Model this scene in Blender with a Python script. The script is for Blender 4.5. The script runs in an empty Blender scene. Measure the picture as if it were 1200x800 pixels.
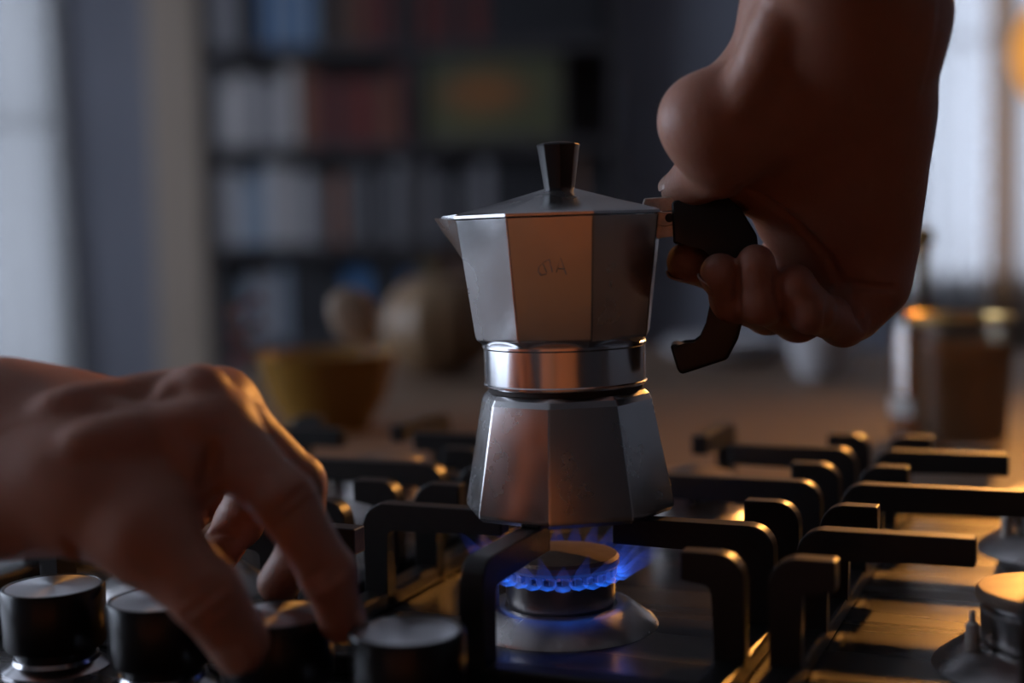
import bpy, bmesh, math, random
import numpy as np
from mathutils import Vector, Matrix

random.seed(7)
C = bpy.context.scene.collection
PI = math.pi
R_ = math.radians

# ------------------------------------------------------------------ camera
H0 = 0.90                    # height of the cooktop surface above the floor
ZC = H0 + 0.165              # eye height
FPX = 1667.0
PITCH = math.atan(132 / FPX)
ROLL = R_(1.3)
_f = Vector((0, math.cos(PITCH), -math.sin(PITCH)))
_r0 = Vector((1, 0, 0))
_u0 = _r0.cross(_f)
_r = _r0 * math.cos(ROLL) - _u0 * math.sin(ROLL)
_u = _u0 * math.cos(ROLL) + _r0 * math.sin(ROLL)
CAM = Vector((0, 0, ZC))
cd = bpy.data.cameras.new('camera')
cam = bpy.data.objects.new('camera', cd)
C.objects.link(cam)
cd.sensor_width = 36.0
cd.lens = 50.0
cd.clip_start = 0.01
m = Matrix((_r, _u, -_f)).transposed().to_4x4()
m.translation = CAM
cam.matrix_world = m
cd.dof.use_dof = True
cd.dof.focus_distance = 0.575
cd.dof.aperture_fstop = 3.2
cd.dof.aperture_blades = 0
bpy.context.scene.camera = cam

# ------------------------------------------------------------------ sky, exposure
vs = bpy.context.scene.view_settings
vs.view_transform = 'Standard'
vs.look = 'None'
vs.gamma = 1.0
vs.use_curve_mapping = False
vs.exposure = 0.12
w = bpy.data.worlds.new('dusk_sky')
bpy.context.scene.world = w
w.use_nodes = True
bg = w.node_tree.nodes['Background']
bg.inputs[0].default_value = (0.74, 0.82, 1.0, 1)
bg.inputs[1].default_value = 5.2
LAMP_STRENGTH = 4300.0
LAMP_COLOR = (1.0, 0.42, 0.085)
bpy.context.scene.cycles.max_bounces = 8
bpy.context.scene.cycles.transparent_max_bounces = 24
bpy.context.scene.cycles.caustics_reflective = False
bpy.context.scene.cycles.caustics_refractive = False
bpy.context.scene.cycles.sample_clamp_indirect = 4.0


def P(px, py, d):
    """world point seen at photo pixel (px, py) at depth d along the lens axis"""
    return CAM + d * (_f + (px - 600) / FPX * _r - (py - 400) / FPX * _u)


def on_z(px, py, z):
    v = P(px, py, 1.0) - CAM
    return CAM + v * ((z - ZC) / v.z)


def portal(name, loc, rot, sx, sy):
    l = bpy.data.lights.new(name, 'AREA')
    l.shape = 'RECTANGLE'
    l.size = sx
    l.size_y = sy
    l.cycles.is_portal = True
    o = bpy.data.objects.new(name, l)
    C.objects.link(o)
    o.location = loc
    o.rotation_euler = rot


# room extents
XL, XR, YB, YF, ZT = -2.7, 2.9, 5.25, -0.95, 2.6
portal('window_left_offscreen', (XL - 0.1, 1.725, 1.525), (0, R_(-90), 0), 1.65, 3.05)
portal('window_portal_back_left', (-2.12, YB + 0.1, 1.45), (R_(-90), 0, 0), 1.0, 1.9)
portal('window_portal_back_right', (2.12, YB + 0.1, 1.58), (R_(-90), 0, 0), 1.3, 1.5)

# ------------------------------------------------------------------ materials
MATS = {}


def nodes_of(name):
    mt = bpy.data.materials.new(name)
    mt.use_nodes = True
    return mt, mt.node_tree.nodes, mt.node_tree.links


def mat(name, col, rough=0.5, metal=0.0, spec=0.5, noise=None, bump=None, ncol=None, coat=0.0,
        aniso=0.0, rnoise=None, sss=None, stretch=(1, 1, 1), trans=0.0, ior=1.45):
    """procedural principled material; noise=(scale, amount) mixes towards ncol, bump=(scale, strength, distance)"""
    mt, N, L = nodes_of(name)
    b = N['Principled BSDF']
    b.inputs['Base Color'].default_value = (*col, 1)
    b.inputs['Roughness'].default_value = rough
    b.inputs['Metallic'].default_value = metal
    b.inputs['Specular IOR Level'].default_value = spec
    b.inputs['Coat Weight'].default_value = coat
    b.inputs['Anisotropic'].default_value = aniso
    b.inputs['Transmission Weight'].default_value = trans
    b.inputs['IOR'].default_value = ior
    if sss:
        b.inputs['Subsurface Weight'].default_value = sss[0]
        b.inputs['Subsurface Radius'].default_value = (1.0, 0.35, 0.15)
        b.inputs['Subsurface Scale'].default_value = sss[1]
    tc = N.new('ShaderNodeTexCoord')
    mp = N.new('ShaderNodeMapping')
    mp.inputs['Scale'].default_value = stretch
    L.new(tc.outputs['Object'], mp.inputs['Vector'])
    if noise:
        n = N.new('ShaderNodeTexNoise')
        n.inputs['Scale'].default_value = noise[0]
        n.inputs['Detail'].default_value = 6
        L.new(mp.outputs[0], n.inputs['Vector'])
        rp = N.new('ShaderNodeValToRGB')
        rp.color_ramp.elements[0].position = 0.35
        rp.color_ramp.elements[1].position = 0.68
        L.new(n.outputs['Fac'], rp.inputs['Fac'])
        mx = N.new('ShaderNodeMixRGB')
        mx.inputs[1].default_value = (*col, 1)
        mx.inputs[2].default_value = (*(ncol or tuple(c * 0.6 for c in col)), 1)
        ml = N.new('ShaderNodeMath')
        ml.operation = 'MULTIPLY'
        ml.inputs[1].default_value = noise[1]
        L.new(rp.outputs[0], ml.inputs[0])
        L.new(ml.outputs[0], mx.inputs[0])
        L.new(mx.outputs[0], b.inputs['Base Color'])
    if rnoise:
        n = N.new('ShaderNodeTexNoise')
        n.inputs['Scale'].default_value = rnoise[0]
        n.inputs['Detail'].default_value = 4
        L.new(mp.outputs[0], n.inputs['Vector'])
        mr = N.new('ShaderNodeMapRange')
        mr.inputs['From Min'].default_value = 0.3
        mr.inputs['From Max'].default_value = 0.7
        mr.inputs['To Min'].default_value = rough - rnoise[1]
        mr.inputs['To Max'].default_value = rough + rnoise[1]
        L.new(n.outputs['Fac'], mr.inputs['Value'])
        L.new(mr.outputs[0], b.inputs['Roughness'])
    if bump:
        n = N.new('ShaderNodeTexNoise')
        n.inputs['Scale'].default_value = bump[0]
        n.inputs['Detail'].default_value = 5
        L.new(mp.outputs[0], n.inputs['Vector'])
        bp = N.new('ShaderNodeBump')
        bp.inputs['Strength'].default_value = bump[1]
        bp.inputs['Distance'].default_value = bump[2]
        L.new(n.outputs['Fac'], bp.inputs['Height'])
        L.new(bp.outputs[0], b.inputs['Normal'])
    MATS[name] = mt
    return mt


def emit(name, col, strength):
    mt, N, L = nodes_of(name)
    N.remove(N['Principled BSDF'])
    e = N.new('ShaderNodeEmission')
    e.inputs[0].default_value = (*col, 1)
    e.inputs[1].default_value = strength
    L.new(e.outputs[0], N['Material Output'].inputs[0])
    MATS[name] = mt
    return mt


mat('aluminium', (0.62, 0.62, 0.63), 0.23, 1.0, noise=(55, 0.22), ncol=(0.42, 0.39, 0.37), rnoise=(40, 0.07), bump=(140, 0.05, 0.0004))
mat('aluminium_base', (0.56, 0.55, 0.55), 0.25, 1.0, noise=(45, 0.28), ncol=(0.36, 0.33, 0.32), rnoise=(60, 0.04), bump=(140, 0.08, 0.0004))
mat('steel_collar', (0.72, 0.72, 0.74), 0.2, 1.0, noise=(30, 0.3), ncol=(0.5, 0.5, 0.52), stretch=(1, 1, 0.02), bump=(300, 0.05, 0.0002))
mat('hinge_metal', (0.60, 0.55, 0.50), 0.42, 1.0, noise=(300, 0.5), ncol=(0.3, 0.26, 0.22), bump=(400, 0.15, 0.0003))
mat('dark_brown', (0.03, 0.02, 0.016), 0.7)  # near-black brown for the recessed neck and the pins
mat('bakelite', (0.012, 0.010, 0.010), 0.33, 0, 0.5, bump=(200, 0.05, 0.0003))
mat('cast_iron', (0.012, 0.011, 0.011), 0.40, 0, 0.5, noise=(200, 0.5), ncol=(0.02, 0.018, 0.016), bump=(600, 0.25, 0.0004))
mat('hob_steel', (0.115, 0.106, 0.102), 0.26, 1.0, noise=(25, 0.35), ncol=(0.2, 0.18, 0.17), rnoise=(12, 0.08), bump=(120, 0.06, 0.0004), stretch=(0.15, 2.5, 1))
mat('burner_alu', (0.50, 0.48, 0.47), 0.33, 1.0, noise=(80, 0.4), ncol=(0.28, 0.25, 0.23), rnoise=(60, 0.08))
mat('burner_cap_enamel', (0.34, 0.25, 0.19), 0.40, 0.4, noise=(120, 0.5), ncol=(0.2, 0.14, 0.10), bump=(300, 0.2, 0.0004))
mat('electrode_ceramic', (0.75, 0.7, 0.62), 0.35)
mat('knob_plastic', (0.010, 0.009, 0.010), 0.30, 0, 0.5)
mat('skin', (0.43, 0.215, 0.15), 0.46, 0, 0.45, noise=(70, 0.45), ncol=(0.38, 0.165, 0.11), bump=(420, 0.28, 0.0012), sss=(0.22, 0.006))
mat('nail', (0.52, 0.31, 0.24), 0.26, 0, 0.5, sss=(0.15, 0.003))
mat('worktop_wood', (0.225, 0.145, 0.095), 0.55, 0, 0.3, noise=(9, 0.6), ncol=(0.15, 0.088, 0.056), stretch=(1, 9, 1), bump=(40, 0.06, 0.001))
mat('cabinet_brown', (0.14, 0.085, 0.055), 0.45, noise=(6, 0.4), stretch=(6, 6, 0.8))
mat('wall_blue', (0.30, 0.315, 0.375), 0.85, noise=(3, 0.15), bump=(90, 0.1, 0.002))
mat('wall_grey', (0.33, 0.33, 0.35), 0.8, noise=(3, 0.15), bump=(90, 0.1, 0.002))
mat('wall_slate', (0.07, 0.07, 0.075), 0.85, noise=(3, 0.15), bump=(90, 0.1, 0.002))
mat('pier_paint', (0.50, 0.405, 0.32), 0.75, noise=(4, 0.15), bump=(80, 0.1, 0.002))
mat('ceiling_paint', (0.62, 0.61, 0.62), 0.9, noise=(3, 0.1))
mat('bounce_wood', (0.62, 0.21, 0.07), 0.5, noise=(5, 0.4), ncol=(0.40, 0.17, 0.075), stretch=(6, 6, 0.7))
mat('floor_wood', (0.16, 0.10, 0.065), 0.4, noise=(4, 0.6), stretch=(8, 1, 1))
mat('shelf_dark', (0.075, 0.066, 0.070), 0.55, noise=(8, 0.4))
mat('frame_wood', (0.50, 0.31, 0.20), 0.5, noise=(7, 0.4), stretch=(5, 5, 1))
mat('white_paint', (0.55, 0.54, 0.53), 0.5, noise=(5, 0.1))
mat('mustard_glaze', (0.34, 0.175, 0.03), 0.25, noise=(20, 0.3), ncol=(0.24, 0.11, 0.02))
mat('gourd_skin', (0.27, 0.17, 0.09), 0.4, noise=(14, 0.7), ncol=(0.16, 0.08, 0.04), bump=(50, 0.2, 0.003))
mat('spoon_wood', (0.42, 0.31, 0.22), 0.5, noise=(20, 0.4), stretch=(1, 1, 6))
mat('chili_red', (0.20, 0.03, 0.02), 0.35, noise=(30, 0.4))
mat('stem_green', (0.16, 0.12, 0.05), 0.6, noise=(30, 0.4))
mat('china_white', (0.66, 0.65, 0.66), 0.2, noise=(10, 0.05))
mat('brass', (0.75, 0.50, 0.2), 0.25, 1.0, noise=(40, 0.2))
mat('paper_label', (0.55, 0.52, 0.48), 0.7, noise=(20, 0.1))
mat('cord_black', (0.01, 0.01, 0.01), 0.5)
emit('lamp_glow', LAMP_COLOR, LAMP_STRENGTH)
emit('lamp_glow_soft', LAMP_COLOR, 0.75)


def sheer(name, col, transp):
    mt, N, L = nodes_of(name)
    N.remove(N['Principled BSDF'])
    tl = N.new('ShaderNodeBsdfTranslucent')
    df = N.new('ShaderNodeBsdfDiffuse')
    tr = N.new('ShaderNodeBsdfTransparent')
    wv = N.new('ShaderNodeTexNoise')
    wv.inputs['Scale'].default_value = 6
    tc = N.new('ShaderNodeTexCoord')
    L.new(tc.outputs['Object'], wv.inputs['Vector'])
    mc = N.new('ShaderNodeMixRGB')
    mc.inputs[1].default_value = (*col, 1)
    mc.inputs[2].default_value = (*[c * 0.9 for c in col], 1)
    L.new(wv.outputs['Fac'], mc.inputs[0])
    L.new(mc.outputs[0], tl.inputs[0])
    L.new(mc.outputs[0], df.inputs[0])
    m1 = N.new('ShaderNodeMixShader')
    m1.inputs[0].default_value = 0.6
    m2 = N.new('ShaderNodeMixShader')
    m2.inputs[0].default_value = transp
    L.new(df.outputs[0], m1.inputs[1])
    L.new(tl.outputs[0], m1.inputs[2])
    L.new(m1.outputs[0], m2.inputs[1])
    L.new(tr.outputs[0], m2.inputs[2])
    L.new(m2.outputs[0], N['Material Output'].inputs[0])
    MATS[name] = mt


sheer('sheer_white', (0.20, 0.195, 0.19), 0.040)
sheer('sheer_tan', (0.20, 0.115, 0.065), 0.02)
sheer('oil_amber', (0.85, 0.34, 0.03), 0.15)
sheer('tea_brown', (0.40, 0.25, 0.10), 0.12)
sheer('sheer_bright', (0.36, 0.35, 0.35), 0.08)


def pane_mat(name, tint, refl):
    mt, N, L = nodes_of(name)
    N.remove(N['Principled BSDF'])
    g = N.new('ShaderNodeBsdfGlossy')
    g.inputs['Roughness'].default_value = 0.03
    tr = N.new('ShaderNodeBsdfTransparent')
    tr.inputs[0].default_value = (*tint, 1)
    mx = N.new('ShaderNodeMixShader')
    mx.inputs[0].default_value = refl
    L.new(tr.outputs[0], mx.inputs[1])
    L.new(g.outputs[0], mx.inputs[2])
    L.new(mx.outputs[0], N['Material Output'].inputs[0])
    MATS[name] = mt


pane_mat('window_glass', (0.95, 0.97, 0.98), 0.06)
pane_mat('vessel_glass', (0.80, 0.76, 0.70), 0.14)


def flame_mat():
    mt, N, L = nodes_of('gas_flame_blue')
    N.remove(N['Principled BSDF'])
    at = N.new('ShaderNodeAttribute')
    at.attribute_name = 'flame_fade'
    rp = N.new('ShaderNodeValToRGB')
    rp.color_ramp.elements[0].color = (0.03, 0.05, 0.40, 1)
    rp.color_ramp.elements[1].color = (0.012, 0.17, 1.0, 1)
    L.new(at.outputs['Fac'], rp.inputs['Fac'])
    e = N.new('ShaderNodeEmission')
    ml = N.new('ShaderNodeMath')
    ml.operation = 'MULTIPLY'
    ml.inputs[1].default_value = 0.5
    L.new(at.outputs['Fac'], ml.inputs[0])
    L.new(rp.outputs[0], e.inputs[0])
    L.new(ml.outputs[0], e.inputs[1])
    tr = N.new('ShaderNodeBsdfTransparent')
    ad = N.new('ShaderNodeAddShader')
    L.new(tr.outputs[0], ad.inputs[0])
    L.new(e.outputs[0], ad.inputs[1])
    L.new(ad.outputs[0], N['Material Output'].inputs[0])
    MATS['gas_flame_blue'] = mt


flame_mat()


# the turned metal discs on the knobs: concentric brushing gives the fan-shaped glint
def disc_mat():
    mt, N, L = nodes_of('brushed_disc')
    b = N['Principled BSDF']
    b.inputs['Base Color'].default_value = (0.70, 0.70, 0.72, 1)
    b.inputs['Metallic'].default_value = 1
    b.inputs['Roughness'].default_value = 0.32
    b.inputs['Anisotropic'].default_value = 0.85
    tg = N.new('ShaderNodeTangent')
    tg.direction_type = 'RADIAL'
    tg.axis = 'Z'
    L.new(tg.outputs[0], b.inputs['Tangent'])
    MATS['brushed_disc'] = mt


disc_mat()

# ------------------------------------------------------------------ helpers


def obj(name, verts, faces, material, parent=None, smooth=False, angle=None):
    me = bpy.data.meshes.new(name)
    me.from_pydata([tuple(v) for v in verts], [], faces)
    me.update()
    return link(name, me, material, parent, smooth, angle)


def link(name, me, material, parent=None, smooth=False, angle=None):
    if material:
        me.materials.append(MATS[material])
    o = bpy.data.objects.new(name, me)
    C.objects.link(o)
    if parent is not None:
        o.parent = parent
    if smooth:
        for p in me.polygons:
            p.use_smooth = True
        if angle:
            me.set_sharp_from_angle(angle=R_(angle))
    return o


def bm_obj(name, bm, material, parent=None, smooth=False, angle=None):
    bmesh.ops.recalc_face_normals(bm, faces=bm.faces)
    me = bpy.data.meshes.new(name)
    bm.to_mesh(me)
    bm.free()
    return link(name, me, material, parent, smooth, angle)


def empty(name, loc=(0, 0, 0), rz=0.0):
    o = bpy.data.objects.new(name, None)
    C.objects.link(o)
    o.location = loc
    o.rotation_euler = (0, 0, rz)
    o.empty_display_size = 0.02
    return o


def tag(o, label, cat, group=None):
    o['label'] = label
    o['category'] = cat
    if group:
        o['group'] = group
    return o


def struct(o, label=None):
    o['kind'] = 'structure'
    if label:
        o['label'] = label
    return o


def box_bm(lo, hi, bevel=0.0, seg=2, bm=None):
    bm = bm or bmesh.new()
    vs_ = [bm.verts.new((x, y, z)) for x in (lo[0], hi[0]) for y in (lo[1], hi[1]) for z in (lo[2], hi[2])]
    for q in ((0, 1, 3, 2), (4, 6, 7, 5), (0, 4, 5, 1), (2, 3, 7, 6), (0, 2, 6, 4), (1, 5, 7, 3)):
        bm.faces.new([vs_[i] for i in q])
    if bevel:
        bmesh.ops.bevel(bm, geom=list(bm.edges), offset=bevel, segments=seg, affect='EDGES', profile=0.5)
    return bm


def box(name, lo, hi, material, parent=None, bevel=0.0, seg=2):
    return bm_obj(name, box_bm(lo, hi, bevel, seg), material, parent)


def lathe(name, prof, material, parent=None, n=48, loc=(0, 0, 0), rot=0.0, smooth=True, angle=35, axis_scale=(1, 1)):
    """surface of revolution about z from (r, z) pairs; r = 0 closes the end"""
    vs_, fs = [], []
    rings = []
    for r, z in prof:
        if r <= 1e-9:
            rings.append([len(vs_)])
            vs_.append((loc[0], loc[1], loc[2] + z))
        else:
            ring = []
            for i in range(n):
                a = rot + 2 * PI * i / n
                ring.append(len(vs_))
                vs_.append((loc[0] + r * math.cos(a) * axis_scale[0], loc[1] + r * math.sin(a) * axis_scale[1], loc[2] + z))
            rings.append(ring)
    for a, b in zip(rings, rings[1:]):
        if len(a) == 1 and len(b) == 1:
            continue
        for i in range(n):
            j = (i + 1) % n
            if len(a) == 1:
                fs.append((a[0], b[j], b[i]))
            elif len(b) == 1:
                fs.append((a[i], a[j], b[0]))
            else:
                fs.append((a[i], a[j], b[j], b[i]))
    return obj(name, vs_, fs, material, parent, smooth, angle)


def prism_bm(outline, y0, y1, bevel=0.0, seg=2):
    """outline in the x-z plane, extruded along y"""
    bm = bmesh.new()
    a = [bm.verts.new((x, y0, z)) for x, z in outline]
    b = [bm.verts.new((x, y1, z)) for x, z in outline]
    bm.faces.new(a)
    bm.faces.new(b[::-1])
    n = len(a)
    for i in range(n):
        j = (i + 1) % n
        bm.faces.new((a[i], b[i], b[j], a[j]))
    if bevel:
        bmesh.ops.bevel(bm, geom=list(bm.edges), offset=bevel, segments=seg, affect='EDGES', profile=0.5, clamp_overlap=True)
    return bm


def tube(name, pts, rad, material, parent=None, n=10):
    pts = [Vector(p) for p in pts]
    vs_, fs = [], []
    for i, p in enumerate(pts):
        d = (pts[min(i + 1, len(pts) - 1)] - pts[max(i - 1, 0)]).normalized()
        a = d.orthogonal().normalized() if i == 0 else (a0 - d * a0.dot(d)).normalized()
        a0 = a
        b = d.cross(a)
        r = rad[i] if isinstance(rad, (list, tuple)) else rad
        for k in range(n):
            t = 2 * PI * k / n
            vs_.append(p + r * (math.cos(t) * a + math.sin(t) * b))
    for i in range(len(pts) - 1):
        for k in range(n):
            l = (k + 1) % n
            fs.append((i * n + k, i * n + l, (i + 1) * n + l, (i + 1) * n + k))
    fs.append(tuple(range(n))[::-1])
    fs.append(tuple((len(pts) - 1) * n + k for k in range(n)))
    return obj(name, vs_, fs, material, parent, True, 60)


def copy_tree(o, parent=None):
    c = o.copy()
    C.objects.link(c)
    if parent is not None:
        c.parent = parent
    for ch in list(o.children):
        copy_tree(ch, c)
    return c


# ------------------------------------------------------------------ room shell
struct(box('floor', (XL - 0.2, YF - 0.2, -0.1), (XR + 0.2, YB + 0.2, 0), 'floor_wood'))
struct(box('ceiling', (XL - 0.2, YF - 0.2, ZT), (XR + 0.2, YB + 0.2, ZT + 0.1), 'ceiling_paint'))
struct(box('wall_front', (XL - 0.2, YF - 0.2, 0), (XR + 0.2, YF, ZT), 'wall_slate'))
struct(box('wall_right', (XR, YF, 0), (XR + 0.2, YB, ZT), 'wall_grey'))


def wall_with_hole(name, axis, at, thick, a0, a1, holes, material):
    """wall along x ('x') or y ('y') with rectangular window openings (u0, u1, z0, z1)"""
    bm = bmesh.new()
    us = sorted({a0, a1, *[h[0] for h in holes], *[h[1] for h in holes]})
    zs = sorted({0, ZT, *[h[2] for h in holes], *[h[3] for h in holes]})
    for u0, u1 in zip(us, us[1:]):
        for z0, z1 in zip(zs, zs[1:]):
            cu, cz = (u0 + u1) / 2, (z0 + z1) / 2
            if any(h[0] < cu < h[1] and h[2] < cz < h[3] for h in holes):
                continue
            if axis == 'x':
                box_bm((u0, at, z0), (u1, at + thick, z1), bm=bm)
            else:
                box_bm((at - thick, u0, z0), (at, u1, z1), bm=bm)
    return struct(bm_obj(name, bm, material))


BL = (-2.62, -1.62, 0.5, 2.4)
BR = (1.46, 2.78, 0.84, 2.32)
LW = (0.20, 3.25, 0.7, 2.35)
wall_with_hole('wall_back', 'x', YB, 0.2, XL - 0.2, XR + 0.2, [BL, BR], 'wall_blue')
wall_with_hole('wall_left', 'y', XL, 0.2, YF, YB, [LW], 'wall_grey')


def window(name, axis, h, posts, bars, material):
    """jambs, posts and glazing bars round one pane of glass"""
    u0, u1, z0, z1 = h
    at = (lambda u, y, z: (u, YB + y, z)) if axis == 'x' else (lambda u, y, z: (XL - y, u, z))

    def seg(nm, ua, ub, za, zb, d0=0.02, d1=0.10, par=None, mt=material):
        p, q = at(ua, d0, za), at(ub, d1, zb)
        lo = [min(a, b) for a, b in zip(p, q)]
        hi = [max(a, b) for a, b in zip(p, q)]
        return box(nm, lo, hi, mt, par, 0.006 if mt != 'window_glass' else 0)
    root = empty(name, at((u0 + u1) / 2, 0, z0))
    loc = Vector(root.location)
    struct(root)
    t = 0.05
    parts = [seg('jamb', u0, u0 + t, z0, z1), seg('jamb', u1 - t, u1, z0, z1),
             seg('window_head', u0, u1, z1 - t, z1), seg('window_sill', u0 - 0.04, u1 + 0.04, z0 - 0.03, z0 + 0.02, -0.08, 0.12)]
    for a, b in posts:
        parts.append(seg('window_post', a, b, z0, z1, 0.0, 0.1))
    for z in bars:
        parts.append(seg('glazing_bar', u0, u1, z - 0.015, z + 0.015, 0.03, 0.07))
    parts.append(seg('pane', u0, u1, z0, z1, 0.048, 0.052, None, 'window_glass'))
    for p in parts:
        p.parent = root
        p.matrix_parent_inverse = Matrix.Translation(-loc)
    return root


window('window_1', 'x', BL, [(-2.16, -2.10)], [1.5], 'white_paint')
window('window_2', 'x', BR, [(2.28, 2.36)], [1.72], 'frame_wood')
window('window_3', 'y', LW, [(0.96, 1.02), (2.10, 2.16)], [1.55], 'white_paint')
struct(box('baseboard_back', (XL, YB - 0.018, 0), (XR, YB, 0.1), 'white_paint', None, 0.004))

# unseen wooden cupboard added behind the cook for warm bounce and reflections
sbd = empty('bounce_sideboard', (-0.12, YF + 0.025, 0))
tag(sbd, 'added warm brown wooden cupboard for warm reflections, against the grey wall facing the cooktop', 'bounce_sideboard')
box('bounce_sideboard_body', (-0.72, 0.0, 0.0), (0.46, 0.28, 1.02), 'bounce_wood', sbd, 0.004)
for i in range(2):
    d = box('bounce_sideboard_door', (-0.69 + i * 0.57, 0.28, 0.08), (-0.14 + i * 0.57, 0.30, 0.99), 'bounce_wood', sbd, 0.004)
    tube('door_handle', [(-0.21 + i * 0.57, 0.30, 0.80), (-0.21 + i * 0.57, 0.325, 0.80), (-0.21 + i * 0.57, 0.325, 0.94), (-0.21 + i * 0.57, 0.30, 0.94)], 0.005, 'brass', d, 8)

# painted pier beside the bookcase
struct(box('trim_1', (-1.235, YB - 0.30, 0), (-1.053, YB, ZT), 'pier_paint', None, 0.02, 4), 'beige painted wall pier beside the bookcase')


def curtain(name, x0, x1, y, z0, z1, folds, amp, lean, material, label, group=None):
    vv, ff = [], []
    nu, nv = folds * 10, 16
    for j in range(nv + 1):
        v = j / nv
        for i in range(nu + 1):
            u = i / nu
            x = x0 + (x1 - x0) * u + lean * (1 - v) * (u - 0.2)
            vv.append((x, y + amp * math.sin(2 * PI * folds * u + 0.6 * math.sin(3 * v)) * (0.6 + 0.4 * (1 - v)) + 0.3 * amp * math.sin(17 * u), z0 + (z1 - z0) * v))
    for j in range(nv):
        for i in range(nu):
            a = j * (nu + 1) + i
            ff.append((a, a + 1, a + nu + 2, a + nu + 1))
    o = obj(name, vv, ff, material, None, True)
    return tag(o, label, 'curtain', group)


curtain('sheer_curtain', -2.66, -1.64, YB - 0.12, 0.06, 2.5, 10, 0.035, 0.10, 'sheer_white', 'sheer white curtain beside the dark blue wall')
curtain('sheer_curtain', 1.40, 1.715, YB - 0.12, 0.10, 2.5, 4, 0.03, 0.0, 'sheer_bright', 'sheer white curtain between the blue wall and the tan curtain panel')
curtain('sheer_curtain', 1.70, 1.825, YB - 0.17, 0.10, 2.5, 3, 0.012, 0.0, 'sheer_tan', 'tan curtain panel between two sheer white curtains')
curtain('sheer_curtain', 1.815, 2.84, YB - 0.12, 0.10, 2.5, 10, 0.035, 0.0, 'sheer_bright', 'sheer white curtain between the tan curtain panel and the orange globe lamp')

# ------------------------------------------------------------------ pendant lamps (the warm light)


def pendant(pos, rad, material, label):
    r = empty('pendant_lamp', (pos.x, pos.y, ZT))
    tag(r, label, 'lamp')
    dz = pos.z - ZT
    lathe('globe', [(0, rad + dz)] + [(rad * math.sin(PI * i / 14), dz + rad * math.cos(PI * i / 14)) for i in range(1, 14)] + [(0, dz - rad)], material, r, 24)
    lathe('lamp_socket', [(0, dz + rad + 0.035), (0.010, dz + rad + 0.035), (0.013, dz + rad + 0.002), (0.013, dz + rad - 0.006), (0, dz + rad - 0.006)], 'brass', r, 20)
    tube('cord', [(0, 0, 0), (0, 0, dz + rad + 0.03)], 0.003, 'cord_black', r, 8)
    lathe('ceiling_rose', [(0, -0.03), (0.05, -0.02), (0.055, 0.0), (0, 0)], 'brass', r, 24)
    return r


def spot(pos, aim, glow, label):
    """a cylinder spot on a cord, its bulb shining at the cooktop"""
    r = empty('spot_lamp_offscreen', (pos.x, pos.y, ZT))
    tag(r, label, 'lamp')
    dz = pos.z - ZT
    q = (aim - pos).to_track_quat('Z', 'Y').to_euler()
    hs = lathe('lamp_housing', [(0, -0.075), (0.020, -0.075), (0.034, -0.055), (0.036, -0.04), (0.036, 0.092), (0.0345, 0.092), (0.0335, -0.04), (0.020, -0.07), (0, -0.07)], 'cord_black', r, 36)  # unseen housing, shaped to keep the beam off back wall and worktop
    bl = lathe('bulb_offscreen', [(0, 0.024)] + [(0.024 * math.sin(PI * i / 12), 0.024 * math.cos(PI * i / 12)) for i in range(1, 12)] + [(0, -0.024)], glow, r, 24)
    nk = lathe('bulb_neck', [(0, -0.072), (0.012, -0.072), (0.012, -0.022), (0, -0.020)], 'brass', r, 20)
    for o in (hs, bl, nk):
        o.location = (0, 0, dz)
        o.rotation_euler = q
    tube('cord', [(0, 0, 0), (0, 0, dz + 0.034)], 0.003, 'cord_black', r, 8)
    lathe('ceiling_rose', [(0, -0.03), (0.05, -0.02), (0.055, 0.0), (0, 0)], 'brass', r, 24)
    return r


spot(Vector((0.90, 2.20, H0 + 0.68)), Vector((0.0, 0.50, H0 + 0.50)), 'lamp_glow', 'black cylinder spot lamp with an orange bulb aimed at the cooktop')
pendant(P(1266, 60, 2.5), 0.115, 'lamp_glow_soft', 'glowing orange globe lamp hanging in front of the window')

# ------------------------------------------------------------------ worktop and island, in the cooktop's frame
TH = R_(22.6)
E1 = Vector((math.cos(TH), -math.sin(TH), 0))
E2 = Vector((math.sin(TH), math.cos(TH), 0))
BUR = on_z(658, 730, H0)           # front burner in the middle of the cooktop
HOB_RZ = -TH


def hobp(s, t, z=0.0):
    return Vector((BUR.x, BUR.y, H0 + z)) + s * E1 + t * E2


wt = box('worktop', (-0.75, -0.26, -0.045), (1.05, 1.35, -0.004), 'worktop_wood', None, 0.004)
wt.location = hobp(0, 0)
wt.rotation_euler = (0, 0, HOB_RZ)
tag(wt, 'brown wooden worktop around and behind the steel cooktop', 'worktop')
isl = empty('kitchen_island', hobp(0, 0, -H0), HOB_RZ)
tag(isl, 'brown kitchen island carrying the wooden worktop', 'cabinet')
box('cabinet_body', (-0.72, -0.22, 0.0), (1.02, 1.32, H0 - 0.045), 'cabinet_brown', isl, 0.003)
for i in range(3):
    d = box('cabinet_door', (-0.71 + i * 0.58, -0.242, 0.1), (-0.145 + i * 0.58, -0.22, H0 - 0.06), 'cabinet_brown', isl, 0.003)
    tube('door_handle', [(-0.52 + i * 0.58, -0.24, 0.76), (-0.52 + i * 0.58, -0.275, 0.765), (-0.34 + i * 0.58, -0.275, 0.765), (-0.34 + i * 0.58, -0.24, 0.76)], 0.006, 'brass', d, 8)

# ------------------------------------------------------------------ cooktop
hob = empty('cooktop', hobp(0, 0), HOB_RZ)
tag(hob, 'brushed steel gas cooktop with black control knobs', 'cooktop')
bm = box_bm((-0.36, -0.185, -0.006), (0.30, 0.335, 0.0))
bmesh.ops.bevel(bm, geom=[e for e in bm.edges if all(v.co.z > -0.001 for v in e.verts)], offset=0.004, segments=3, affect='EDGES')
bm_obj('steel_plate', bm, 'hob_steel', hob)


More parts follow.
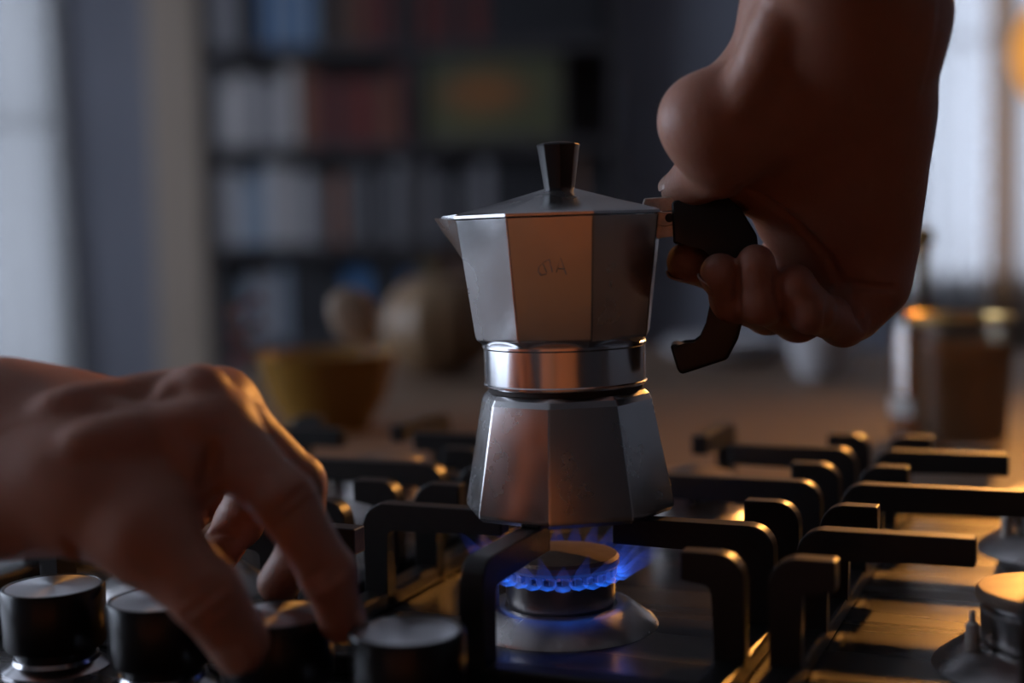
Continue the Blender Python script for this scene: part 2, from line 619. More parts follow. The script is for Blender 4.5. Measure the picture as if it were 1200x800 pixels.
def burner(s, t, k=1.0):
    b = lathe('burner', [(0.0405 * k, 0.0), (0.0395 * k, 0.0015), (0.0300 * k, 0.0085), (0.0275 * k, 0.0095), (0.0235 * k, 0.0090), (0.0225 * k, 0.0075), (0, 0.0075)],
              'burner_alu', hob, 64, (s, t, 0), 0, True, 30)
    lathe('burner_crown', [(0.0215 * k, 0.0070), (0.0228 * k, 0.0110), (0.0232 * k, 0.0215), (0.0225 * k, 0.0222), (0.0195 * k, 0.0224), (0.0190 * k, 0.0258), (0, 0.0258)], 'burner_alu', b, 64, (s, t, 0), 0, True, 30)
    lathe('burner_cap', [(0.0190 * k, 0.0245), (0.0238 * k, 0.0248), (0.0247 * k, 0.0262), (0.0247 * k, 0.0285), (0.0236 * k, 0.0298), (0.012 * k, 0.0306), (0, 0.0308)], 'burner_cap_enamel', b, 64, (s, t, 0), 0, True, 30)
    ax, ay = s - 0.0285 * k * math.sin(R_(60)), t - 0.0285 * k * math.cos(R_(60))
    e = lathe('spark_electrode', [(0.0026, 0.006), (0.0026, 0.018), (0.0012, 0.019), (0.0012, 0.0225), (0, 0.0232)], 'electrode_ceramic', b, 14, (ax, ay, 0))
    return b


GSP = 0.19
for gs in (-GSP, 0, GSP):
    for t in (0, 0.2):
        burner(gs, t)

# raised slots of teeth around the lit burner's crown
for i in range(28):
    a = 2 * PI * i / 28
    if i == 0:
        bm = box_bm((0.0190, -0.0016, 0.0215), (0.0236, 0.0016, 0.0252), 0.0003, 1)
        t0 = bm_obj('flame_tooth', bm, 'burner_alu', [o for o in hob.children if o.name == 'burner.002'][0])
        tooth = t0
    else:
        tooth = t0.copy()
        C.objects.link(tooth)
    tooth.rotation_euler = (0, 0, a)

# knobs
KN = [(-0.1645, -0.1175), (-0.1117, -0.1215), (-0.0590, -0.1255), (-0.006, -0.1295)]


def knob(s, t):
    kb = lathe('control_knob', [(0, 0.0045), (0.0150, 0.0045), (0.0150, 0.0085), (0.0186, 0.0092), (0.0192, 0.0105), (0.0196, 0.0310), (0.0190, 0.0322), (0.0180, 0.0322), (0.0178, 0.0316), (0, 0.0316)],
               'knob_plastic', hob, 64, (0, 0, 0), 0, True, 30)
    kb.location = (s, t, 0)
    lathe('metal_disc', [(0, 0.0312), (0.0177, 0.0312), (0.0177, 0.0319), (0.0171, 0.0321), (0, 0.0321)], 'brushed_disc', kb, 64)
    lathe('collar_ring', [(0.0205, 0.0), (0.0205, 0.001), (0.0165, 0.0035), (0.0160, 0.0052), (0.0145, 0.0056), (0, 0.0056)], 'steel_collar', kb, 48)
    return kb


for s, t in KN:
    knob(s, t)

# ------------------------------------------------------------------ cast iron grates
GZ = 0.047       # top of the grate above the steel
BW = 0.0092      # bar width


def arm_mesh(length):
    """inverted L: leg at x = 0 .. 0.011, arm runs to +x; rounded outer shoulder"""
    lt, th, rr, ri = 0.0112, 0.0108, 0.0095, 0.004
    o = [(0, 0.0005), (0, GZ - rr)]
    for i in range(1, 7):
        a = PI - (PI / 2) * i / 6
        o.append((rr + rr * math.cos(a), GZ - rr + rr * math.sin(a)))
    o += [(length, GZ), (length, GZ - th), (lt + ri, GZ - th)]
    for i in range(1, 5):
        a = PI / 2 + (PI / 2) * i / 4
        o.append((lt + ri + ri * math.cos(a), GZ - th - ri + ri * math.sin(a)))
    o.append((lt, 0.0005))
    bm = prism_bm(o, -BW / 2, BW / 2, 0.0013, 2)
    bmesh.ops.recalc_face_normals(bm, faces=bm.faces)
    me = bpy.data.meshes.new('support_arm')
    bm.to_mesh(me)
    bm.free()
    me.materials.append(MATS['cast_iron'])
    return me


ARM_L, ARM_S, ARM_M = arm_mesh(0.066), arm_mesh(0.0235), arm_mesh(0.0895)
ARM_F = arm_mesh(0.068)


def grate(gs, label):
    g = empty('burner_grate', hobp(gs, 0), HOB_RZ)
    tag(g, label, 'grate', 'cast iron grates on the cooktop')

    def arm(me, x, y, rz):
        o = bpy.data.objects.new('support_arm', me)
        C.objects.link(o)
        o.parent = g
        o.location = (x, y, 0)
        o.rotation_euler = (0, 0, rz)
    hw, t0_, t1_ = 0.0905, -0.0905, 0.2905
    for i in range(7):
        t = -0.05 + 0.05 * i
        me = ARM_M if i == 3 else (ARM_L if i % 2 else ARM_S)
        arm(me, hw, t, PI)
        arm(me, -hw, t, 0)
    arm(ARM_F, 0, t0_, PI / 2)
    arm(ARM_F, 0, t1_, -PI / 2)
    fz0, fz1, fw = 0.0, 0.0080, 0.0112
    for lo, hi in (((-hw, t0_), (-hw + fw, t1_)), ((hw - fw, t0_), (hw, t1_)), ((-hw + 0.005, t0_), (hw - 0.005, t0_ + fw)), ((-hw + 0.005, t1_ - fw), (hw - 0.005, t1_))):
        box('frame_bar', (lo[0], lo[1], fz0), (hi[0], hi[1], fz1), 'cast_iron', g, 0.0015)
    return g


grate(-GSP, 'black cast iron grate behind the hand on the knob')
grate(0, 'black cast iron grate carrying the moka pot')
grate(GSP, 'empty black cast iron grate on the handle side of the moka pot')

# ------------------------------------------------------------------ gas flame
vv, ff, heat = [], [], []
rnd = random.Random(3)
for i in range(26):
    a0 = 2 * PI * (i + 0.5) / 26
    ln = 0.0165 + 0.006 * rnd.random()
    lift = 0.010 + 0.006 * rnd.random()
    wd = 0.0030 + 0.0008 * rnd.random()
    base = len(vv)
    nu, nv = 8, 8
    for j in range(nu + 1):
        u = j / nu
        rad = 0.0222 + ln * u
        z = 0.0232 - 0.0016 * math.sin(PI * min(1, u * 2.2)) + lift * u ** 1.8
        hw = wd * (0.55 + 0.75 * math.sin(PI * min(1, u * 1.25 + 0.08))) * (1 - u ** 4) + 0.0001
        hz = (0.0016 + 0.0035 * u) * (1 - u ** 5) + 0.0001
        for k_ in range(nv):
            b = 2 * PI * k_ / nv
            y = hw * math.cos(b)
            zz = z + hz * math.sin(b)
            vv.append((rad * math.cos(a0) - y * math.sin(a0), rad * math.sin(a0) + y * math.cos(a0), zz))
            heat.append(0.95 * (0.15 + 0.85 * max(0.0, -math.sin(b)) ** 2) * math.exp(-((u - 0.14) / 0.13) ** 2) * (0.8 + 0.4 * rnd.random()) + 0.26 * (1 - u) * min(1, u * 6))
    for j in range(nu):
        for k_ in range(nv):
            l_ = (k_ + 1) % nv
            ff.append((base + j * nv + k_, base + j * nv + l_, base + (j + 1) * nv + l_, base + (j + 1) * nv + k_))
fl = obj('gas_flame', vv, ff, 'gas_flame_blue', None, True)
at = fl.data.attributes.new('flame_fade', 'FLOAT', 'POINT')
at.data.foreach_set('value', heat)
fl.location = hobp(0, 0)
tag(fl, 'ring of blue gas flame under the moka pot', 'flame')

# ------------------------------------------------------------------ moka pot
POT = on_z(667, 597, H0 + GZ)
pot = empty('moka_pot', POT, R_(-9))
pot.rotation_euler = (0, R_(-0.6), R_(-8))
tag(pot, 'octagonal aluminium moka pot with black handle on the lit burner', 'moka pot')


def octa(name, prof, material, parent, rot, bevel_rings, bw=0.0006, cap=True):
    """eight-sided solid from (circumradius, z) rings, its facet edges lightly rounded"""
    bm = bmesh.new()
    rings = []
    for r, z in prof:
        rings.append([bm.verts.new((r * math.cos(rot + PI / 4 * i), r * math.sin(rot + PI / 4 * i), z)) for i in range(8)])
    for a, b in zip(rings, rings[1:]):
        for i in range(8):
            j = (i + 1) % 8
            bm.faces.new((a[i], a[j], b[j], b[i]))
    if cap:
        bm.faces.new(rings[0][::-1])
        bm.faces.new(rings[-1])
    bm.edges.ensure_lookup_table()
    es = []
    for bi in bevel_rings:
        for i in range(8):
            e = bm.edges.get((rings[bi][i], rings[bi + 1][i]))
            if e:
                es.append(e)
    bmesh.ops.bevel(bm, geom=es, offset=bw, segments=3, affect='EDGES', profile=0.5)
    return bm_obj(name, bm, material, parent, True, 14)


ROTU = R_(22.5)
ROTB = R_(22.5 + 18)
octa('base_chamber', [(0.0395, 0.0), (0.0428, 0.0006), (0.0442, 0.0022), (0.0443, 0.0040), (0.0362, 0.0468), (0.0350, 0.0492), (0.0335, 0.0507), (0.0310, 0.0515)], 'aluminium_base', pot, ROTB, [1, 2, 3, 4, 5], 0.0009)
lathe('base_neck', [(0.031, 0.0500), (0.0322, 0.0512), (0.0322, 0.0535), (0.031, 0.054)], 'dark_brown', pot, 64)
lathe('collar_ring', [(0.0300, 0.0530), (0.0334, 0.0531), (0.0339, 0.0536), (0.0340, 0.0544), (0.0336, 0.0549), (0.0336, 0.0690), (0.0341, 0.0696), (0.0341, 0.0706), (0.0335, 0.0712), (0.0300, 0.0714)], 'steel_collar', pot, 96, smooth=True, angle=25)
up = octa('upper_chamber', [(0.0325, 0.0706), (0.0350, 0.0712), (0.0374, 0.0732), (0.0379, 0.0745), (0.0442, 0.1216), (0.0443, 0.1222), (0.0425, 0.1222), (0.0365, 0.080)], 'aluminium', pot, ROTU, [1, 2, 3], 0.0007, cap=False)
# pouring spout: V-shaped wedge on the facet opposite the handle
sp_v, sp_f = [], []
for off in (0.0, -0.0012):
    nn = 8
    for j in range(nn + 1):
        v = j / nn                      # 0 = lower point, 1 = lip
        z = 0.0945 + (0.1222 - 0.0945) * v
        ap = 0.0379 + (0.0443 - 0.0379) * ((z - 0.0745) / 0.0477)
        xf = -ap * math.cos(PI / 8) + 0.0008
        hw = 0.0004 + 0.0155 * v ** 0.85
        tipx = xf - 0.0002 - 0.0128 * v ** 1.5
        for i in range(9):
            u = i / 8 * 2 - 1
            sh = 1 - abs(u) ** 1.35
            sp_v.append((xf + (tipx - xf) * sh - off * sh * 0.9, u * (hw + off), z + (0.0015 * sh if j == nn else 0)))
st = 9 * 9
for l_ in range(2):
    for j in range(8):
        for i in range(8):
            a = l_ * st + j * 9 + i
            q = (a, a + 1, a + 10, a + 9)
            sp_f.append(q if l_ == 0 else q[::-1])
for i in range(8):
    a = 8 * 9 + i
    sp_f.append((a, a + 1, st + a + 1, st + a))
obj('pouring_spout', sp_v, sp_f, 'aluminium', up, True, 40)
# small relief emblem on the front facet, a few raised strokes


def on_facet(u, z):
    ap = (0.0379 + (0.0443 - 0.0379) * ((z - 0.0745) / 0.0477)) * math.cos(PI / 8)
    return Vector((u, -ap - 0.0001, z))


EMB = [[(-0.0048, 0.0995), (-0.0062, 0.1010), (-0.0060, 0.1030), (-0.0040, 0.1048), (-0.0018, 0.1058)], [(-0.0042, 0.1040), (-0.0035, 0.1022), (-0.0030, 0.1008)],
       [(-0.0018, 0.1060), (-0.0012, 0.1030), (-0.0008, 0.1008)], [(-0.0058, 0.0998), (-0.0030, 0.1002)],
       [(0.0008, 0.1008), (0.0026, 0.1066), (0.0046, 0.0998)], [(0.0016, 0.1022), (0.0040, 0.1020)]]
for st_ in EMB:
    tube('emblem_stroke', [on_facet(u + 0.001, z) for u, z in st_], 0.00022, 'aluminium_base', up, 6)

# lid with its prow over the spout, knob and hinge
lid = octa('lid', [(0.0442, 0.1226), (0.0449, 0.1229), (0.0450, 0.1240), (0.0430, 0.1249), (0.0250, 0.1292), (0.0070, 0.1340), (0.0060, 0.1345)], 'aluminium', pot, ROTU, [3, 4], 0.0004)
pv = [(-0.0405, -0.0170, 0.1228), (-0.0405, 0.0170, 0.1228), (-0.0500, 0.0030, 0.1226), (-0.0500, -0.0030, 0.1226),
      (-0.0405, -0.0170, 0.1248), (-0.0405, 0.0170, 0.1248), (-0.0492, 0.0028, 0.1242), (-0.0492, -0.0028, 0.1242)]
obj('lid_prow', pv, [(0, 1, 2, 3), (7, 6, 5, 4), (0, 3, 7, 4), (3, 2, 6, 7), (2, 1, 5, 6), (1, 0, 4, 5)], 'aluminium', lid)
kp = [(0.0056, 0.1335), (0.0064, 0.1342), (0.0088, 0.1508), (0.0091, 0.1518), (0.0086, 0.1524), (0.0040, 0.1533)]
octa('lid_knob', kp, 'bakelite', lid, R_(10), [1, 2, 3], 0.0005)
hb = prism_bm([(0.0335, 0.1238), (0.0350, 0.1288), (0.0480, 0.1292), (0.0490, 0.1280), (0.0492, 0.1232), (0.0390, 0.1232)], -0.0058, 0.0058, 0.0006)
hinge = bm_obj('hinge_bracket', hb, 'hinge_metal', pot)
kn = [(0.0385, 0.1230)] + [(0.0434 + 0.0052 * math.cos(a), 0.1222 + 0.0052 * math.sin(a)) for a in [PI + 0.2 + i * (PI - 0.4) / 8 for i in range(9)]] + [(0.0485, 0.1230)]
bm_obj('hinge_knuckle', prism_bm(kn, -0.0062, 0.0062, 0.0003), 'hinge_metal', hinge)
pin = lathe('hinge_pin', [(0, -0.0072), (0.0016, -0.0072), (0.0018, -0.0068), (0.0018, 0.0068), (0.0016, 0.0072), (0, 0.0072)], 'dark_brown', hinge, 20)
pin.rotation_euler = (R_(90), 0, 0)
pin.location = (0.0450, 0, 0.1205)
lug = prism_bm([(0.0385, 0.1120), (0.0385, 0.1200), (0.0470, 0.1205), (0.0505, 0.1195), (0.0505, 0.1128), (0.0445, 0.1128)], -0.0046, 0.0046, 0.0005)
lugo = bm_obj('handle_lug', lug, 'hinge_metal', pot)
pin2 = lathe('lug_pin', [(0, -0.0056), (0.0012, -0.0056), (0.0013, -0.0053), (0.0013, 0.0053), (0, 0.0053)], 'dark_brown', lugo, 16)
pin2.rotation_euler = (R_(90), 0, 0)
pin2.location = (0.0478, 0, 0.1170)
# handle outline traced in its own plane (right of the axis, above the base)
HP = [(786, 244), (800, 240), (846, 238), (862, 252), (880, 282), (882, 304), (872, 345), (860, 396), (848, 420), (797, 437), (792, 432), (784, 404), (790, 402), (800, 405), (812, 404), (820, 398), (827, 382), (830, 352), (836, 318), (832, 303), (822, 294), (804, 290), (788, 291)]
cr, sr = math.cos(ROLL), math.sin(ROLL)
hpts = []
for x, y in HP:
    dx, dy = (x - 667) / 2760.0, -(y - 597) / 2760.0
    hpts.append((dx * cr + dy * sr, -dx * sr + dy * cr))
bm_obj('handle', prism_bm(hpts[::-1], -0.0085, 0.0085, 0.0022, 3), 'bakelite', pot, True, 30)

# ------------------------------------------------------------------ hands: smooth implicit bodies


def smin(a, b, k):
    if k <= 0:
        return np.minimum(a, b)
    h = np.maximum(k - np.abs(a - b), 0.0) / k
    return np.minimum(a, b) - h * h * k * 0.25


class Body:
    def __init__(self, lo, hi, res):
        self.lo = np.array(lo, dtype=np.float64)
        self.res = res
        self.n = np.ceil((np.array(hi) - self.lo) / res).astype(int) + 1
        self.ax = [self.lo[i] + res * np.arange(self.n[i]) for i in range(3)]
        self.F = np.full(tuple(self.n), 0.05, dtype=np.float32)

    def cone(self, a, b, ra, rb, k, sub=False, flat=None):
        """blend in a round cone from a to b; flat=(normal, squash) thins it along a direction"""
        a, b = np.array(a, float), np.array(b, float)
        pad = max(ra, rb) + abs(k) + 0.006
        lo = np.minimum(a, b) - pad
        hi = np.maximum(a, b) + pad
        i0 = np.clip(np.floor((lo - self.lo) / self.res).astype(int), 0, self.n)
        i1 = np.clip(np.ceil((hi - self.lo) / self.res).astype(int) + 1, 0, self.n)
        if np.any(i1 <= i0):
            return
        sl = tuple(slice(i0[d], i1[d]) for d in range(3))
        X = self.ax[0][sl[0]][:, None, None].astype(np.float32)
        Y = self.ax[1][sl[1]][None, :, None].astype(np.float32)
        Z = self.ax[2][sl[2]][None, None, :].astype(np.float32)
        px, py, pz = X - a[0], Y - a[1], Z - a[2]
        d = b - a
        L2 = float(d @ d) or 1e-12
        if flat is not None:
            nrm, sq = np.array(flat[0], float), flat[1]
            nrm = nrm / np.linalg.norm(nrm)
            q = px * nrm[0] + py * nrm[1] + pz * nrm[2]
            dn = float(d @ nrm)
        h = np.clip((px * d[0] + py * d[1] + pz * d[2]) / L2, 0, 1)
        dx, dy, dz = px - h * d[0], py - h * d[1], pz - h * d[2]
        d2 = dx * dx + dy * dy + dz * dz
        if flat is not None:
            qq = q - h * dn
            d2 = d2 + qq * qq * (1.0 / sq ** 2 - 1.0)
        D = np.sqrt(d2) - (ra + (rb - ra) * h)
        if sub:
            self.F[sl] = -smin(-self.F[sl], D, k)
        else:
            self.F[sl] = smin(self.F[sl], D, k)

    def mesh(self, iters=2):
        """surface nets"""
        F = self.F
        S = F < 0
        nx, ny, nz = F.shape
        acc = np.zeros((nx - 1, ny - 1, nz - 1, 3), dtype=np.float32)
        cnt = np.zeros((nx - 1, ny - 1, nz - 1), dtype=np.float32)
        corners = [(i, j, k) for i in (0, 1) for j in (0, 1) for k in (0, 1)]

        def g(A, c):
            return A[c[0]:nx - 1 + c[0], c[1]:ny - 1 + c[1], c[2]:nz - 1 + c[2]]
        for c in corners:
            for ax in range(3):
                if c[ax] == 0:
                    e = list(c)
                    e[ax] = 1
                    s = g(S, c) != g(S, e)
                    idx = np.nonzero(s)
                    fa, fb = g(F, c)[idx], g(F, e)[idx]
                    t = fa / (fa - fb)
                    for q in range(3):
                        acc[idx + (q,)] += (c[q] + (t if q == ax else 0))
                    cnt[idx] += 1
        act = cnt > 0
        vid = np.full(act.shape, -1, dtype=np.int64)
        ii = np.argwhere(act)
        vid[act] = np.arange(len(ii))
        V = self.lo + self.res * (ii + acc[act] / cnt[act][:, None])
        quads = []
        for ax in range(3):
            a1, a2 = (ax + 1) % 3, (ax + 2) % 3
            sl0 = [slice(1, -1)] * 3
            sl0[ax] = slice(0, -1)
            sl1 = [slice(1, -1)] * 3
            sl1[ax] = slice(1, None)
            s0, s1 = S[tuple(sl0)], S[tuple(sl1)]
            for flip in (False, True):
                m_ = (s0 & ~s1) if not flip else (~s0 & s1)
                p = np.argwhere(m_)
                if len(p) == 0:
                    continue
                p = p + np.array([0 if d == ax else 1 for d in range(3)])
                o1 = np.zeros(3, int)
                o1[a1] = 1
                o2 = np.zeros(3, int)
                o2[a2] = 1
                q = [p - o1 - o2, p - o2, p, p - o1]
                q = np.stack([vid[tuple(x.T)] for x in q], 1)
                quads.append(q if not flip else q[:, ::-1])
        Q = np.concatenate(quads)
        # light smoothing
        ed = np.concatenate([Q[:, [i, (i + 1) % 4]] for i in range(4)])
        ed = np.concatenate([ed, ed[:, ::-1]])
        deg = np.bincount(ed[:, 0], minlength=len(V)).astype(float)
        for _ in range(iters):
            sm = np.stack([np.bincount(ed[:, 0], weights=V[ed[:, 1], d], minlength=len(V)) for d in range(3)], 1) / deg[:, None]
            V = V * 0.45 + sm * 0.55
        return V, Q


def np_obj(name, V, Q, material, parent=None):
    me = bpy.data.meshes.new(name)
    me.vertices.add(len(V))
    me.vertices.foreach_set('co', V.astype(np.float32).ravel())
    me.loops.add(Q.size)
    me.loops.foreach_set('vertex_index', Q.astype(np.int32).ravel())
    me.polygons.add(len(Q))
    me.polygons.foreach_set('loop_start', np.arange(0, Q.size, 4, dtype=np.int32))
    me.update(calc_edges=True)
    me.validate()
    return link(name, me, material, parent, True)


def fingernail(parent, tip, axis, up, width, length, rad, back=0.0):
    """a thin curved plate on the finger's back; axis points to the fingertip, up away from the bone"""
    ax = Vector(axis).normalized()
    upv = Vector(up)
    upv = (upv - ax * upv.dot(ax)).normalized()
    sd = ax.cross(upv)
    vv, ff = [], []
    nu, nv = 10, 10
    for lay in (0, 1):
        for j in range(nv + 1):
            v = j / nv
            for i in range(nu + 1):
                u = i / nu * 2 - 1
                wv = width * (1 - 0.35 * max(0, (0.25 - v) / 0.25) ** 2 - 0.18 * max(0, (v - 0.8) / 0.2) ** 2)
                ang = u * wv / rad
                lift = rad * (1.0 + 0.03 * math.sin(PI * v)) - (0.0007 if lay else 0) - (0.0006 * (1 - v) if v < 0.2 else 0)
                pos = Vector(tip) + ax * (length * (v - 1) + back - 0.0012 * (u * u) * (1 if v > 0.5 else -1)) + upv * (lift * math.cos(ang)) + sd * (lift * math.sin(ang))
                vv.append(pos)
    s_ = (nu + 1) * (nv + 1)
    for lay in (0, 1):
        for j in range(nv):
            for i in range(nu):
                a = lay * s_ + j * (nu + 1) + i
                q = (a, a + 1, a + nu + 2, a + nu + 1)
                ff.append(q if lay == 0 else q[::-1])
    rim = [i for i in range(nu + 1)] + [j * (nu + 1) + nu for j in range(1, nv + 1)] + [nv * (nu + 1) + i for i in range(nu - 1, -1, -1)] + [j * (nu + 1) for j in range(nv - 1, 0, -1)]
    for a, b in zip(rim, rim[1:] + rim[:1]):
        ff.append((a, b, s_ + b, s_ + a))
    return obj('fingernail', vv, ff, 'nail', parent, True, 60)


def np3(v):
    return (v.x, v.y, v.z)


def build_hand(joints, palm, fingers, creases, name, label, group=None, res=0.0011, pads=(), ridges=()):
    J = {k_: P(*v[:3]) for k_, v in joints.items()}
    Rr = {k_: v[3] for k_, v in joints.items()}
    pts = np.array([np3(p) for p in J.values()])
    rm = max(Rr.values()) + 0.008
    B = Body(pts.min(0) - rm, pts.max(0) + rm, res)
    for a, b, k_ in palm:
        B.cone(J[a], J[b], Rr[a], Rr[b], k_)
    for a, b, ra, rb, k_ in pads:
        B.cone(P(*a), P(*b), ra, rb, k_)
    # first the segments that grow out of the palm, then the free ones with a tight blend
    for ch in fingers:
        B.cone(J[ch[0]], J[ch[1]], Rr[ch[0]], Rr[ch[1]], 0.007)
    for ch in fingers:
        own = Body.__new__(Body)
        own.lo, own.res, own.n, own.ax = B.lo, B.res, B.n, B.ax
        own.F = np.full(tuple(B.n), 0.05, dtype=np.float32)
        for a, b in zip(ch[1:], ch[2:]):
            own.cone(J[a], J[b], Rr[a], Rr[b], 0.003)
        for q in ch[1:-1]:      # knuckles a little thicker than the shafts
            own.cone(J[q], J[q], Rr[q] * 1.03, Rr[q] * 1.03, 0.003)
        B.F = smin(B.F, own.F, 0.0012)

    def surf(x, y):
        # depth at which the lens ray through (x, y) meets the body
        dep = np.arange(0.40, 0.68, 0.0004)
        o_, e_ = np.array(np3(CAM)), np.array(np3(P(x, y, 1.0))) - np.array(np3(CAM))
        ij = np.rint((o_ + dep[:, None] * e_ - B.lo) / B.res).astype(int)
        ok = np.all((ij >= 0) & (ij < B.n), 1)
        val = np.full(len(dep), 1.0)
        val[ok] = F0[tuple(ij[ok].T)]
        hit = np.nonzero(val < 0)[0]
        return float(dep[hit[0]]) if len(hit) else None
    F0 = B.F.copy()
    for group_, sub in ((ridges, False), (creases, True)):
        for line, r, k_ in group_:
            pl = []
            for (xa, ya), (xb, yb) in zip(line, line[1:]):
                for q in range(5):
                    x, y = xa + (xb - xa) * q / 5, ya + (yb - ya) * q / 5
                    pl.append((x, y))
            pl.append(line[-1])
            pp = [(x, y, surf(x, y)) for x, y in pl]
            pp = [(x, y, d) for x, y, d in pp if d]
            m_ = len(pp)
            for q, (a, b) in enumerate(zip(pp, pp[1:])):
                if abs(a[2] - b[2]) > 0.012:
                    continue
                fa = math.sin(PI * (q + 0.6) / (m_ + 0.2)) ** 0.5
                off = 0.0 if sub else r * 0.55
                B.cone(P(a[0], a[1], a[2] + off), P(b[0], b[1], b[2] + off), r * fa, r * fa, k_, sub=sub)
    V, Q = B.mesh(2)
    base = Vector(V.mean(0))
    base.z = V[:, 2].min()
    o = np_obj(name, V - np.array(base), Q, 'skin')
    o.location = base
    tag(o, label, 'hand', group)
    return o, J, base


# right hand: comes down from above, palm to the camera, thumb on top of the handle, fingers curled round it
RJ = dict(
    fr=(955, -360, .415, .0275), fu=(1035, -360, .415, .0275),
    wr=(963, 20, .530, .0212), wu=(1022, 20, .530, .0200),
    i0=(944, 138, .562, .0155), m0=(972, 135, .563, .0165), r0=(1000, 135, .561, .0165), p0=(1026, 138, .554, .0160),
    i1=(950, 262, .640, .0120), m1=(982, 285, .635, .0125), r1=(1006, 300, .622, .0125), p1=(1028, 316, .606, .0125),
    i2=(895, 332, .628, .0105), i3=(846, 318, .606, .0094), i4=(805, 307, .589, .0085),
    m2=(900, 362, .602, .0104), m3=(861, 350, .570, .0090), m4=(844, 320, .560, .0080),
    r2=(935, 371, .590, .0101), r3=(891, 352, .561, .0088), r4=(886, 309, .555, .0077),
    p2=(988, 378, .582, .0094), p3=(949, 363, .560, .0085), p4=(932, 332, .556, .0077),
    t0=(925, 95, .550, .0190), t1=(826, 140, .537, .0160), t2=(842, 190, .556, .0135), t3=(800, 222, .583, .0090),
)
RP = [('fr', 'wr', .0), ('fu', 'wu', .03), ('wr', 'i0', .012), ('wu', 'p0', .02), ('wr', 'm0', .015), ('wu', 'r0', .015),
      ('i0', 'i1', .012), ('m0', 'm1', .012), ('r0', 'r1', .012), ('p0', 'p1', .012), ('i1', 'm1', .006), ('m1', 'r1', .006), ('r1', 'p1', .006),
      ('wr', 't0', .015), ('t0', 't1', .014)]
RPAD = [((963, 20, .530), (962, 200, .574), .0212, .0135, .022), ((1022, 20, .530), (1010, 200, .571), .0205, .0135, .022),
        ((1030, 130, .552), (1026, 290, .588), .0165, .0165, .012),     # heel of the hand
        ((950, 95, .545), (855, 160, .545), .0190, .0175, .016),        # ball of the thumb
        ((925, 150, .56), (880, 215, .585), .0140, .0110, .014),        # web between thumb and palm
        ((912, 185, .582), (926, 252, .602), .0150, .0122, .018),       # palm behind the handle
        ((955, 170, .570), (978, 300, .600), .0165, .0140, .020),
        ((935, 255, .603), (970, 322, .602), .0120, .0110, .014),
        ((1002, 365, .590), (1026, 335, .588), .0115, .0140, .008)]
RF = [['i1', 'i2', 'i3', 'i4'], ['m1', 'm2', 'm3', 'm4'], ['r1', 'r2', 'r3', 'r4'], ['p1', 'p2', 'p3', 'p4'], ['t1', 't2', 't3']]
RC = [([(866, 306), (865, 335), (866, 368)], .0013, .0015), ([(909, 318), (911, 345), (920, 378)], .0013, .0015),
      ([(860, 212), (895, 232), (935, 262), (970, 300), (985, 330)], .0008, .003),
      ([(972, 335), (971, 365), (968, 388)], .0010, .002),
      ([(980, 328), (998, 355), (1014, 385)], .0012, .0025),
      ([(985, 328), (1015, 336), (1050, 338)], .0010, .002)]
RR = [([(905, 20), (893, 70), (870, 120)], .0020, .012)]
rh, RJW, rbase = build_hand(RJ, RP, RF, RC, 'hand', 'right hand gripping the black handle of the moka pot', pads=RPAD, ridges=RR)

# left hand: comes in from the left, back of the hand up, thumb and forefinger on a knob
LJ = dict(
    fa=(-330, 520, .53, .028), fb=(-330, 592, .49, .029),
    wa=(5, 502, .506, .0188), wb=(5, 566, .492, .0190),
    i0=(75, 525, .493, .0150), m0=(75, 497, .510, .0155), r0=(75, 502, .525, .0150), p0=(75, 520, .535, .0140),
    i1=(250, 502, .492, .0130), m1=(256, 477, .515, .0120), r1=(238, 482, .540, .0115), p1=(212, 502, .558, .0105),
    i2=(333, 586, .478, .0106), i3=(384, 671, .481, .0090), i4=(400, 727, .487, .0078),
    m2=(348, 565, .522, .0102), m3=(356, 642, .530, .0090), m4=(326, 683, .534, .0080),
    r2=(300, 560, .560, .0098), r3=(280, 612, .566, .0090), r4=(262, 638, .558, .0082),
    p2=(252, 562, .578, .0086), p3=(232, 590, .583, .0078), p4=(222, 606, .575, .0072),
    t0=(85, 568, .480, .0195), t1=(168, 624, .468, .0155), t2=(240, 694, .464, .0117), t3=(281, 754, .472, .0102),
)
LP = [('fa', 'wa', .0), ('fb', 'wb', .03), ('wa', 'm0', .02), ('wa', 'r0', .015), ('wb', 'i0', .02), ('wb', 'p0', .015),
      ('i0', 'i1', .012), ('m0', 'm1', .012), ('r0', 'r1', .012), ('p0', 'p1', .012), ('i1', 'm1', .006), ('m1', 'r1', .006), ('r1', 'p1', .006),
      ('wb', 't0', .015), ('t0', 't1', .014)]
LPAD = [((120, 570, .480), (215, 560, .485), .0165, .0120, .014), ((90, 585, .50), (210, 560, .54), .0160, .0120, .014)]
LF = [['i1', 'i2', 'i3', 'i4'], ['m1', 'm2', 'm3', 'm4'], ['r1', 'r2', 'r3', 'r4'], ['p1', 'p2', 'p3', 'p4'], ['t1', 't2', 't3']]
LC = [([(214, 722), (236, 706), (264, 684)], .0008, .002), ([(208, 708), (230, 692), (256, 674)], .0005, .002), ([(226, 734), (244, 722), (268, 704)], .0005, .002),
      ([(316, 604), (336, 590), (358, 570)], .0006, .002), ([(322, 616), (344, 602), (366, 584)], .0006, .002),
      ([(360, 690), (380, 682), (402, 668)], .0007, .002), ([(356, 678), (376, 670), (398, 658)], .0005, .002),
      ([(78, 636), (88, 648), (92, 664)], .0010, .003), ([(240, 566), (246, 548), (250, 525)], .0010, .004),
      ([(243, 626), (258, 622), (278, 626)], .0008, .002)]
LR = [([(60, 474), (140, 466), (215, 454), (248, 448)], .0024, .010), ([(90, 520), (160, 508), (235, 492)], .0030, .010),
      ([(185, 474), (206, 458), (220, 448)], .0018, .006), ([(120, 480), (165, 490), (205, 515), (225, 545)], .0018, .006)]
